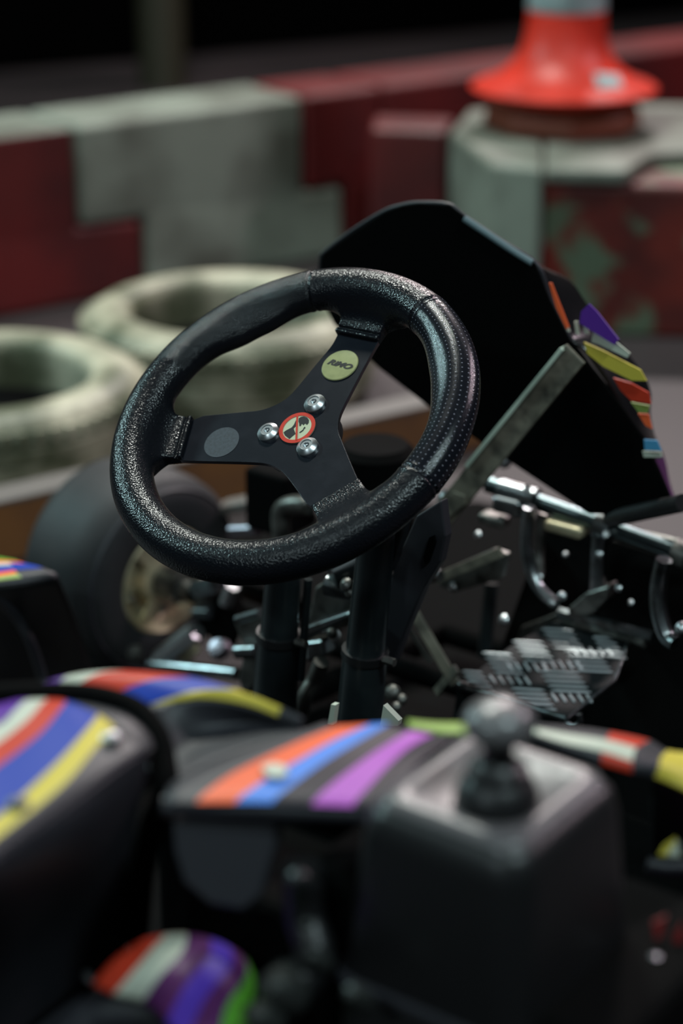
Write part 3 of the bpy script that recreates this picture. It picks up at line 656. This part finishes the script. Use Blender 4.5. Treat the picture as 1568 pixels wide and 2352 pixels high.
# ------------------------------------------------------------------ frame and floor tray
kp('floor_tray', prism([(-.36, -.66, .045), (.62, -.66, .045), (.62, 1.02, .045), (-.45, 1.02, .045), (-.66, .78, .045), (-.66, .59, .045), (-.36, .59, .045), (-.34, .50, .045), (-.36, .1, .045)], (0, 0, .012)), 'matte', smooth=False)
kp('dark_undertray', prism([(.10, -1.1, .05), (.95, -1.1, .05), (.95, -.1, .05), (.35, -.1, .05), (.10, -.25, .05)], (0, 0, .012)), 'matte', smooth=False)  # added black sheet that keeps the floor below the deck dark
kp('frame_rail', tube([(-.31, -.6, .075), (-.31, .1, .075), (-.22, .48, .085), (-.2, .56, .09), (.2, .56, .09), (.28, .48, .085), (.36, .1, .075), (.36, -.6, .075)], .015), 'matte')
kp('firewall', prism([(-.05, .36, .05), (.42, .36, .05), (.42, .36, .32), (.2, .47, .33), (-.02, .47, .30)], (0, .008, 0)), 'matte', smooth=False)
kp('front_axle_beam', tube([(-.46, .395, .135), (-.3, .40, .12), (.1, .42, .11)], .014), 'matte')

# ------------------------------------------------------------------ front wheel
yaw = math.radians(-9); ax = Vector((math.cos(yaw), math.sin(yaw), 0)); fc_ = kz(378, 1332, .132)
TR, TW = .132, .128
fw = empty('front_wheel', fc_, 0, kart); 
prof = [(.066, .001), (.070, .004), (.082, .006), (.100, .007), (.113, .002), (.122, -.006), (.129, -.018), (.1315, -.034)]
prof += [(.132, -.05), (.132, -TW + .03), (.129, -TW + .014), (.118, -TW + .002), (.098, -TW), (.07, -TW), (.066, -TW + .01), (.066, -.02)]
tb = obj('tyre', lathe(prof, (0, 0, 0), ax, n=96, closed=True), 'tyre', fw, angle=60)
bm = lathe([(.1135, .0022), (.116, .0036), (.1185, -.0008)], (0, 0, 0), ax, n=96)
obj('tyre_bead_line', bm, 'body', fw)
rm = obj('rim', lathe([(.069, .004), (.066, .006), (.063, .002), (.058, -.012), (.052, -.018), (.040, -.022), (.034, -.018), (.030, -.002), (.022, .002), (.0001, .002)], (0, 0, 0), ax, n=72), 'brass', fw, angle=35)
u_, v_ = frame(ax)
for k in range(5):
    a = 2 * math.pi * k / 5 + .4; e = u_ * math.cos(a) + v_ * math.sin(a)
    obj('wheel_nut', lathe([(.0001, 0), (.007, 0), (.007, .008), (.0045, .013), (.0001, .013)], e * .044 - ax * .02, ax, n=6), 'chrome', rm, smooth=False)
for k in range(3):
    a = 2 * math.pi * k / 3 + 1.1; e = u_ * math.cos(a) + v_ * math.sin(a)
    obj('rim_spoke', bar(e * .028 - ax * .004, e * .060 - ax * .010, .018, .006, ax), 'brass', rm, smooth=False, bevel=.001)
obj('hub', tube([ax * .0, ax * .035], [.022, .020], 24), 'steel', fw)
h = fc_
kp('stub_axle', tube([h + ax * .02, h + ax * .09], .013), 'steel')
kp('kingpin', tube([kf(478, 1335, .36), kf(470, 1400, .36)], .012), 'steel')
kp('kingpin_head', tube([kf(448, 1352, .345), kf(495, 1340, .345)], .011, 6), 'chrome', smooth=False)
kp('knuckle_plate', prism([kf(x, y, .36) for x, y in ((440, 1372), (520, 1362), (545, 1420), (520, 1500), (450, 1440))], (0, .02, 0)), 'matte', smooth=False, bevel=.003)
kp('kingpin_bolt', tube([kf(534, 1346, .34), kf(518, 1386, .34)], .0078), 'alu')
kp('spacer', tube([kf(448, 1408, .34), kf(482, 1408, .34)], .007), 'tubeblack')
kp('tie_rod_end', tube([kf(368, 1512, .33), kf(450, 1448, .33)], [.012, .011]), 'alu')
kp('tie_rod', tube([kf(345, 1528, .32), kf(545, 1548, .32)], .0085), 'chrome')
kp('steering_arm', prism([kf(x, y, .335) for x, y in ((440, 1478), (452, 1500), (430, 1522), (400, 1520), (405, 1505))], (0, .01, 0)), 'brass', smooth=False, bevel=.003)
kp('ball_joint', lathe([(.0001, 0), (.008, .001), (.011, .008), (.008, .015), (.0001, .016)], kf(318, 1506, .33), (0, -.7, .7), n=16), 'steel')
kp('ball_joint', lathe([(.0001, 0), (.01, .001), (.014, .01), (.01, .02), (.0001, .021)], kf(515, 1500, .33), (0, -.7, .7), n=16), 'edge')

# ------------------------------------------------------------------ left side pod (far side)
rows = [[kz(x, y, .26) for x, y in r] for r in (((-60, 1300), (-10, 1302), (60, 1298), (95, 1302)), ((-60, 1275), (-20, 1278), (30, 1286), (80, 1300)))]
pr = [(.255, ((-80, 1352), (-20, 1350), (60, 1340), (135, 1328))), (.260, ((-80, 1340), (-20, 1337), (50, 1328), (128, 1318))), (.262, ((-80, 1330), (-20, 1328), (40, 1320), (112, 1312))),
      (.262, ((-80, 1322), (-20, 1319), (34, 1312), (100, 1307))), (.262, ((-80, 1306), (-20, 1304), (30, 1301), (84, 1302))), (.261, ((-80, 1296), (-20, 1296), (20, 1295), (60, 1297))),
      (.260, ((-80, 1288), (-20, 1289), (15, 1290), (45, 1293))), (.257, ((-80, 1278), (-20, 1280), (8, 1284), (35, 1289)))]
lp = kp('left_side_pod', sheet([[kz(x, y, z) for x, y in r] for z, r in pr], [[0, 0, 0], [1, 1, 0], [2, 2, 0], [3, 3, 3], [4, 4, 3], [2, 2, 2], [5, 5, 5]], 3, 3), ['body', 'lime', 'orange', 'blue', 'white', 'green'], solid=.003)
lp['label'] = 'striped side pod on the far side'
kp('left_pod_wall', sheet([[kz(x, y, z) for x, y in r] for z, r in ((.255, ((-80, 1352), (-20, 1350), (60, 1340), (135, 1328))), (.20, ((-80, 1420), (-20, 1420), (90, 1410), (165, 1400))), (.12, ((-80, 1520), (0, 1530), (110, 1520), (200, 1500))), (.06, ((-80, 1620), (0, 1620), (130, 1600), (230, 1580))))], [0, 0, 0], 4, 3), 'black', solid=.003)
kp('pod_bumper_tube', tube(curve([kz(-10, 1365, .24), kz(40, 1420, .20), kz(72, 1480, .17), kz(98, 1560, .12), kz(110, 1620, .1)]), .006), 'body')

# ------------------------------------------------------------------ right-hand covers in the foreground
def zz(lst): return [kz(*q) for q in lst]
# hump A: striped band over the top, charcoal flank below
bt = [(40, 1612, .55), (110, 1593, .553), (160, 1586, .555), (260, 1597, .555), (340, 1622, .552), (450, 1604, .555), (560, 1618, .552), (640, 1646, .548), (690, 1668, .545)]
tpz = [(55, 1590, .553), (190, 1553, .556), (290, 1545, .558), (440, 1560, .558), (540, 1588, .555), (560, 1597, .554), (590, 1612, .551), (650, 1640, .548), (696, 1662, .545)]
rowsA = [zz(bt), [(a_ + b_) / 2 + Vector((0, 0, .004)) for a_, b_ in zip(zz(bt), zz(tpz))], zz(tpz)]
hA = kp('rear_cover_top', sheet(rowsA, [5, 3, 4, 1, 2, 2, 2, 0], 4, 3), ['body', 'blue', 'yellow', 'white', 'red', 'purple', 'red'], solid=.003)
hA['label'] = 'striped upper edge of the charcoal cover'
rowsB = [rowsA[0],
         zz(((60, 1640, .545), (150, 1625, .545), (260, 1640, .545), (330, 1690, .54), (375, 1740, .535), (450, 1690, .535), (530, 1670, .535), (610, 1665, .538), (695, 1678, .542))),
         zz(((60, 1720, .53), (150, 1720, .53), (260, 1740, .53), (350, 1780, .53), (398, 1800, .535), (470, 1762, .538), (560, 1728, .54), (640, 1700, .542), (720, 1684, .545)))]
kp('rear_cover_flank', sheet(rowsB, [0] * 8, 5, 3), 'body', solid=.003)
# deck with diagonal bands
deck = [zz(((372, 1862, .548), (450, 1866, .548), (540, 1868, .548), (625, 1870, .548), (715, 1874, .548), (810, 1878, .548), (900, 1884, .548))),
        zz(((385, 1845, .557), (450, 1845, .558), (540, 1845, .558), (625, 1846, .558), (715, 1850, .558), (810, 1854, .558), (895, 1860, .558))),
        zz(((400, 1800, .558), (520, 1790, .560), (610, 1795, .560), (685, 1798, .560), (765, 1803, .560), (850, 1808, .560), (940, 1800, .560))),
        zz(((560, 1728, .558), (600, 1748, .560), (690, 1748, .560), (750, 1752, .560), (815, 1765, .560), (890, 1765, .560), (980, 1742, .560))),
        zz(((660, 1696, .556), (690, 1706, .558), (765, 1706, .558), (820, 1710, .558), (870, 1726, .558), (940, 1722, .558), (1030, 1706, .558))),
        zz(((745, 1666, .552), (775, 1672, .554), (850, 1668, .554), (895, 1667, .554), (945, 1680, .554), (1000, 1690, .554), (1075, 1680, .554)))]
dk = kp('engine_cover_deck', sheet(deck, [[0] * 6, [0, 1, 2, 3, 4, 3], [0, 1, 2, 3, 4, 3], [0, 1, 2, 3, 4, 3], [0, 1, 2, 3, 4, 3]], 4, 3), ['body', 'orange', 'lblue', 'dark', 'magenta'], solid=.003)
dk['label'] = 'cover deck with orange, blue and magenta bands'
kp('cover_back_strip', sheet([zz(((940, 1672, .556), (1000, 1684, .556), (1060, 1690, .556), (1110, 1686, .556))), zz(((935, 1658, .552), (1000, 1664, .552), (1070, 1664, .552), (1120, 1662, .552)))], [0, 0, 0], 3, 3), 'lime', solid=.003)
kp('sticker_chip', prism([kz(x, y, .563) for x, y in ((600, 1765), (625, 1757), (655, 1763), (662, 1782), (640, 1792), (612, 1786))], (0, 0, .002)), 'white', smooth=False, bevel=.0008)
kp('deck_lip', tube([kz(375, 1852, .553), kz(600, 1858, .553), kz(900, 1870, .553)], .006, 12), 'body')
# below the deck: dim U shaped bracket and the dark engine mass, with added blocks for darkness
ub = [(392, 1885), (640, 1892), (628, 1960), (600, 2060), (560, 2095), (480, 2080), (420, 2030), (398, 1960)]
kp('u_bracket', prism([kd(x, y, 1.13) for x, y in ub], K(gd(784, 1176, 2)) * 0 + Vector((-.004, .012, 0))), 'body', smooth=False, bevel=.003)
kp('dark_filler_block', prism([(.385, -.49, .06), (.46, -.50, .06), (.46, -.40, .06), (.385, -.40, .06)], (0, 0, .455)), 'matte', smooth=False, bevel=.01)  # added matte block that keeps the space under the deck dark
kp('dark_filler_back', prism([(.20, -.415, .06), (.40, -.415, .06), (.40, -.38, .06), (.20, -.36, .06)], (0, 0, .44)), 'matte', smooth=False, bevel=.01)  # second added block, darkening the left side under the deck
kp('engine_block', prism([(.30, -.50, .06), (.60, -.50, .06), (.60, -.34, .06), (.30, -.34, .06)], (0, 0, .42)), 'matte', smooth=False, bevel=.01)
for k in range(7):
    kp('cooling_fin', box((.44, -.505, .16 + k * .022), (.20, .02, .004)), 'matte', smooth=False)
for (x, y, d_, r, m) in ((688, 2022, 1.10, .0065, 'black'), (705, 2122, 1.12, .004, 'darksteel'), (722, 2200, 1.10, .006, 'darksteel'), (645, 2275, 1.08, .012, 'darksteel'), (655, 2240, 1.1, .008, 'darksteel'), (600, 2340, 1.07, .009, 'darksteel'), (815, 2285, 1.07, .006, 'darksteel'), (1505, 2210, 1.12, .005, 'alu'), (1465, 2320, 1.1, .006, 'alu')):
    p = kd(x, y, d_); kp('engine_bolt', lathe([(.0001, -.01), (r, -.01), (r, r * .4), (r * .6, r), (.0001, r * 1.1)], p, (-.2, -.7, .7), n=14), m)
kp('engine_hose', tube(curve([kd(690, 1990, 1.12), kd(700, 2100, 1.13), kd(720, 2200, 1.12), kd(650, 2300, 1.1), kd(560, 2400, 1.1)]), .012), 'black')

# body B: nearest cover, bottom left
def zb(l, z): return [kz(x, y, z) for x, y in l]
tbr = [zb(((-60, 1730), (0, 1708), (100, 1632), (60, 1614))[:0], .58)]
T0 = [(-90, 1700), (-90, 1760), (-90, 1822), (-90, 1938), (-90, 1988), (-90, 2030)]
T1 = [(0, 1668), (0, 1709), (0, 1762), (0, 1876), (0, 1923), (0, 1962)]
T2 = [(30, 1640), (62, 1660), (92, 1690), (125, 1762), (140, 1812), (160, 1842)]
T3 = [(52, 1618), (98, 1620), (140, 1632), (190, 1690), (212, 1730), (262, 1768)]
T4 = [(70, 1610), (112, 1609), (152, 1613), (226, 1646), (262, 1672), (338, 1722)]
cols = [T0, T1, T2, T3, T4]
zt = [.576, .576, .577, .576, .572]
rb = [[kz(x, y, z - (.004 if j in (5,) else 0)) for j, (x, y) in enumerate(c)] for c, z in zip(cols, zt)]
nb_ = kp('near_cover_top', sheet(rb, [2, 3, 1, 4, 0], 4, 4), ['body', 'blue', 'white', 'red', 'yellow'], solid=.003)
nb_['label'] = 'nearest cover with white, red, blue and yellow bands'
bmx = [zb(((-90, 1640), (0, 1622), (40, 1612), (70, 1610)), .574), zb(((-90, 1700), (0, 1668), (30, 1640), (52, 1618)), .575)]
kp('near_cover_corner', sheet(bmx, [0, 0, 0], 3, 3), 'purple', solid=.003)
kp('near_cover_shoulder', sheet([[kz(*q) for q in ((150, 1612, .572), (215, 1618, .570), (290, 1645, .568), (338, 1690, .564), (350, 1722, .56))], [kz(*q) for q in ((152, 1615, .572), (226, 1648, .572), (264, 1674, .572), (300, 1700, .57), (338, 1722, .566))]], [0] * 4, 4, 3), 'body', solid=.003)
kp('near_cover_side', sheet([[kz(*q) for q in ((-90, 2030, .572), (0, 1962, .572), (160, 1842, .573), (262, 1768, .572), (345, 1716, .566))],
                             [kz(*q) for q in ((-90, 2080, .55), (0, 2030, .55), (160, 1930, .55), (250, 1870, .545), (326, 1800, .545))],
                             [kz(*q) for q in ((-90, 2250, .46), (0, 2220, .46), (130, 2130, .46), (230, 2080, .46), (292, 2010, .47))],
                             [kz(*q) for q in ((-90, 2470, .38), (0, 2420, .38), (100, 2340, .38), (200, 2255, .38), (285, 2185, .38))]], [0] * 4, 5, 3), 'body', solid=.003)
kp('near_cover_hem', tube([kz(20, 2410, .375), kz(120, 2318, .375), (kz(200, 2250, .375)), kz(282, 2188, .375)], .008, 12), 'body')
kp('gap_seal', tube(curve([kz(-60, 1606, .57), kz(60, 1598, .572), kz(200, 1600, .572), kz(300, 1628, .568), kz(352, 1680, .56), kz(372, 1740, .55), kz(378, 1830, .535), kz(350, 1900, .51), kz(325, 2000, .47), kz(310, 2150, .41)], 6), [.0085] * 55, 14), 'matte')
p = kz(256, 1700, .576); kp('rivet', lathe([(.0001, 0), (.0062, 0), (.0056, .0030), (.0035, .0046), (.0001, .0052)], p, (0, 0, 1), n=20), 'alu')
p = kz(42, 1852, .578); kp('rivet', lathe([(.0001, 0), (.0062, 0), (.0056, .0030), (.0035, .0046), (.0001, .0052)], p, (0, 0, 1), n=20), 'steel')
# lower striped cover, bottom
rc = [[kz(q[0], q[1], q[2] + .06) for q in ((215, 2262, .40), (262, 2285, .40), (330, 2300, .40), (385, 2352, .40), (420, 2420, .40), (500, 2420, .40), (560, 2420, .40))],
      [kz(q[0], q[1], q[2] + .06) for q in ((258, 2212, .41), (310, 2232, .412), (368, 2246, .414), (430, 2262, .414), (470, 2300, .412), (515, 2320, .41), (572, 2330, .40))],
      [kz(q[0], q[1], q[2] + .06) for q in ((300, 2180, .41), (350, 2185, .412), (420, 2190, .416), (480, 2200, .416), (530, 2220, .412), (562, 2240, .405), (582, 2262, .39))],
      [kz(q[0], q[1], q[2] + .06) for q in ((335, 2160, .40), (380, 2152, .405), (430, 2150, .408), (480, 2160, .408), (525, 2180, .402), (555, 2200, .395), (575, 2225, .38))]]
lc = kp('lower_cover', sheet(rc, [1, 2, 3, 4, 5, 6], 4, 3), ['body', 'red', 'white', 'plum', 'violet', 'plum', 'green'], solid=.003)
lc['label'] = 'low cover with red, white, violet and green bands'
kp('rear_guard', tube(curve([kz(120, 2450, .43), kz(190, 2360, .43), kz(270, 2322, .44), (kz(345, 2332, .44)), kz(390, 2375, .43), kz(405, 2440, .42)]), .014, 18), 'body')
kp('guard_clip', prism([kz(x, y, .45) for x, y in ((190, 2246), (205, 2240), (218, 2256), (212, 2264), (198, 2256))], (0, 0, .004)), 'alu', smooth=False, bevel=.001)

# ------------------------------------------------------------------ air filter box with knob
cx0, cx1, cy0, cy1 = .440, .541, -.508, -.398
def rbox(x0, x1, y0, y1, z, r, n=6):
    o = []
    for (cx_, cy_, a0) in ((x1 - r, y1 - r, 0), (x0 + r, y1 - r, 90), (x0 + r, y0 + r, 180), (x1 - r, y0 + r, 270)):
        for k in range(n + 1):
            a = math.radians(a0 + 90 * k / n); o.append(Vector((cx_ + r * math.cos(a), cy_ + r * math.sin(a), z)))
    return o
def stack(levels, mats=None):
    bm = bmesh.new(); R_ = []
    for (e, z, r) in levels: R_.append([bm.verts.new(p) for p in rbox(cx0 - e, cx1 + e, cy0 - e, cy1 + e, z, r)])
    for i, (a, b) in enumerate(zip(R_, R_[1:])):
        for k in range(len(a)): bm.faces.new((a[k], a[(k + 1) % len(a)], b[(k + 1) % len(a)], b[k]))
    bm.faces.new(R_[0][::-1]); bm.faces.new(R_[-1]); return bm
ab = kp('air_filter_box', stack([(.012, .38, .018), (.012, .468, .018), (.010, .47, .018), (.010, .474, .018), (.007, .52, .02), (.004, .56, .02), (.001, .572, .018), (-.005, .578, .016)]), 'black', angle=60)
ab['label'] = 'black square box with a round knob'
obj('box_seam', stack([(.014, .466, .018), (.015, .469, .018), (.014, .472, .018)]), 'body', ab)
obj('box_lid', stack([(-.003, .572, .014), (-.005, .5795, .014), (-.010, .582, .012), (-.016, .582, .010), (-.019, .5800, .009)]), 'boxtop', ab, angle=60)
kc = kz(1140, 1842, .58); kc.z = .580
obj('knob_base', lathe([(.0001, 0), (.0225, 0), (.0235, .003), (.0225, .008), (.020, .013), (.0165, .0165), (.0175, .019), (.0165, .022), (.011, .025), (.0090, .028), (.0085, .033), (.0095, .037), (.012, .0395)], kc, n=48), 'black', ab)
obj('knob', lathe([(.0001, .0385), (.010, .0385), (.0155, .0405), (.0192, .0450), (.0195, .0490), (.0175, .0545), (.0125, .0585), (.006, .0602), (.0001, .0606)], kc, n=48), 'knob', ab)
# striped tail of the cover behind the box
rt = [[kz(*q) for q in ((1230, 1700, .54), (1300, 1730, .535), (1380, 1755, .53), (1450, 1775, .525), (1500, 1785, .52), (1600, 1830, .51))],
      [kz(*q) for q in ((1225, 1688, .543), (1300, 1712, .54), (1380, 1730, .535), (1450, 1752, .53), (1510, 1765, .525), (1600, 1790, .515))],
      [kz(*q) for q in ((1225, 1676, .54), (1300, 1690, .538), (1390, 1704, .535), (1460, 1722, .53), (1515, 1745, .525), (1600, 1750, .515))],
      [kz(*q) for q in ((1230, 1668, .53), (1310, 1674, .528), (1400, 1686, .525), (1490, 1705, .52), (1530, 1728, .515), (1600, 1735, .505))]]
kp('tail_cover', sheet(rt, [[0, 0, 2, 0, 3], [1, 1, 1, 0, 3], [0, 0, 2, 0, 3]], 4, 3), ['body', 'white', 'red', 'yellow'], solid=.003)
kp('tail_cover_side', sheet([[kz(*q) for q in ((1500, 1785, .52), (1540, 1800, .515), (1610, 1830, .51))], [kz(*q) for q in ((1495, 1850, .48), (1540, 1870, .48), (1610, 1890, .48))], [kz(*q) for q in ((1500, 1960, .42), (1540, 1970, .42), (1610, 1990, .42))]], [0, 0], 4, 3), 'black', solid=.003)
q = [kd(x, y, 1.22) for x, y in ((1512, 1965), (1522, 1945), (1550, 1925), (1560, 1968))]
kp('triangle_sticker', prism(q, (-.0005, .001, 0)), 'yellow', smooth=False)
q = [kd(x, y, 1.218) for x, y in ((1530, 1966), (1545, 1944), (1556, 1930), (1562, 1968))]
kp('triangle_sticker', prism(q, (-.0005, .001, 0)), 'white', smooth=False)
kp('guard_hoop', tube(curve([kd(1488, 1985, 1.22), kd(1530, 1992, 1.22), kd(1600, 1990, 1.22)]), .004), 'body')
rr_ = [[kd(*q) for q in ((1340, 2420, 1.14), (1400, 2400, 1.14), (1480, 2400, 1.14), (1640, 2400, 1.14))], [kd(*q) for q in ((1400, 2290, 1.2), (1460, 2270, 1.2), (1520, 2250, 1.2), (1640, 2230, 1.2))], [kd(*q) for q in ((1480, 2130, 1.28), (1520, 2110, 1.28), (1560, 2100, 1.28), (1640, 2080, 1.28))]]
kp('right_side_pod', sheet(rr_, [[0, 1, 0], [1, 0, 1]], 4, 4), ['matte', 'plum'], solid=.003)
M['dimred'] = mat('pod_deep_red', (.16, .012, .012), .4)
for q in (((1498, 2120), (1530, 2105), (1520, 2150), (1505, 2160)), ((1548, 2150), (1568, 2120), (1580, 2300), (1545, 2340), (1530, 2260)), ((1360, 2310), (1420, 2300), (1380, 2360), (1345, 2360))):
    kp('pod_stripe', prism([kd(x, y, 1.13 + .0 * y) for x, y in q], (-.001, .002, 0)), 'dimred', smooth=False)
kp('pod_stripe', prism([kd(x, y, 1.12) for x, y in ((1385, 2330), (1410, 2315), (1412, 2352), (1380, 2356))], (-.001, .002, 0)), 'white', smooth=False)
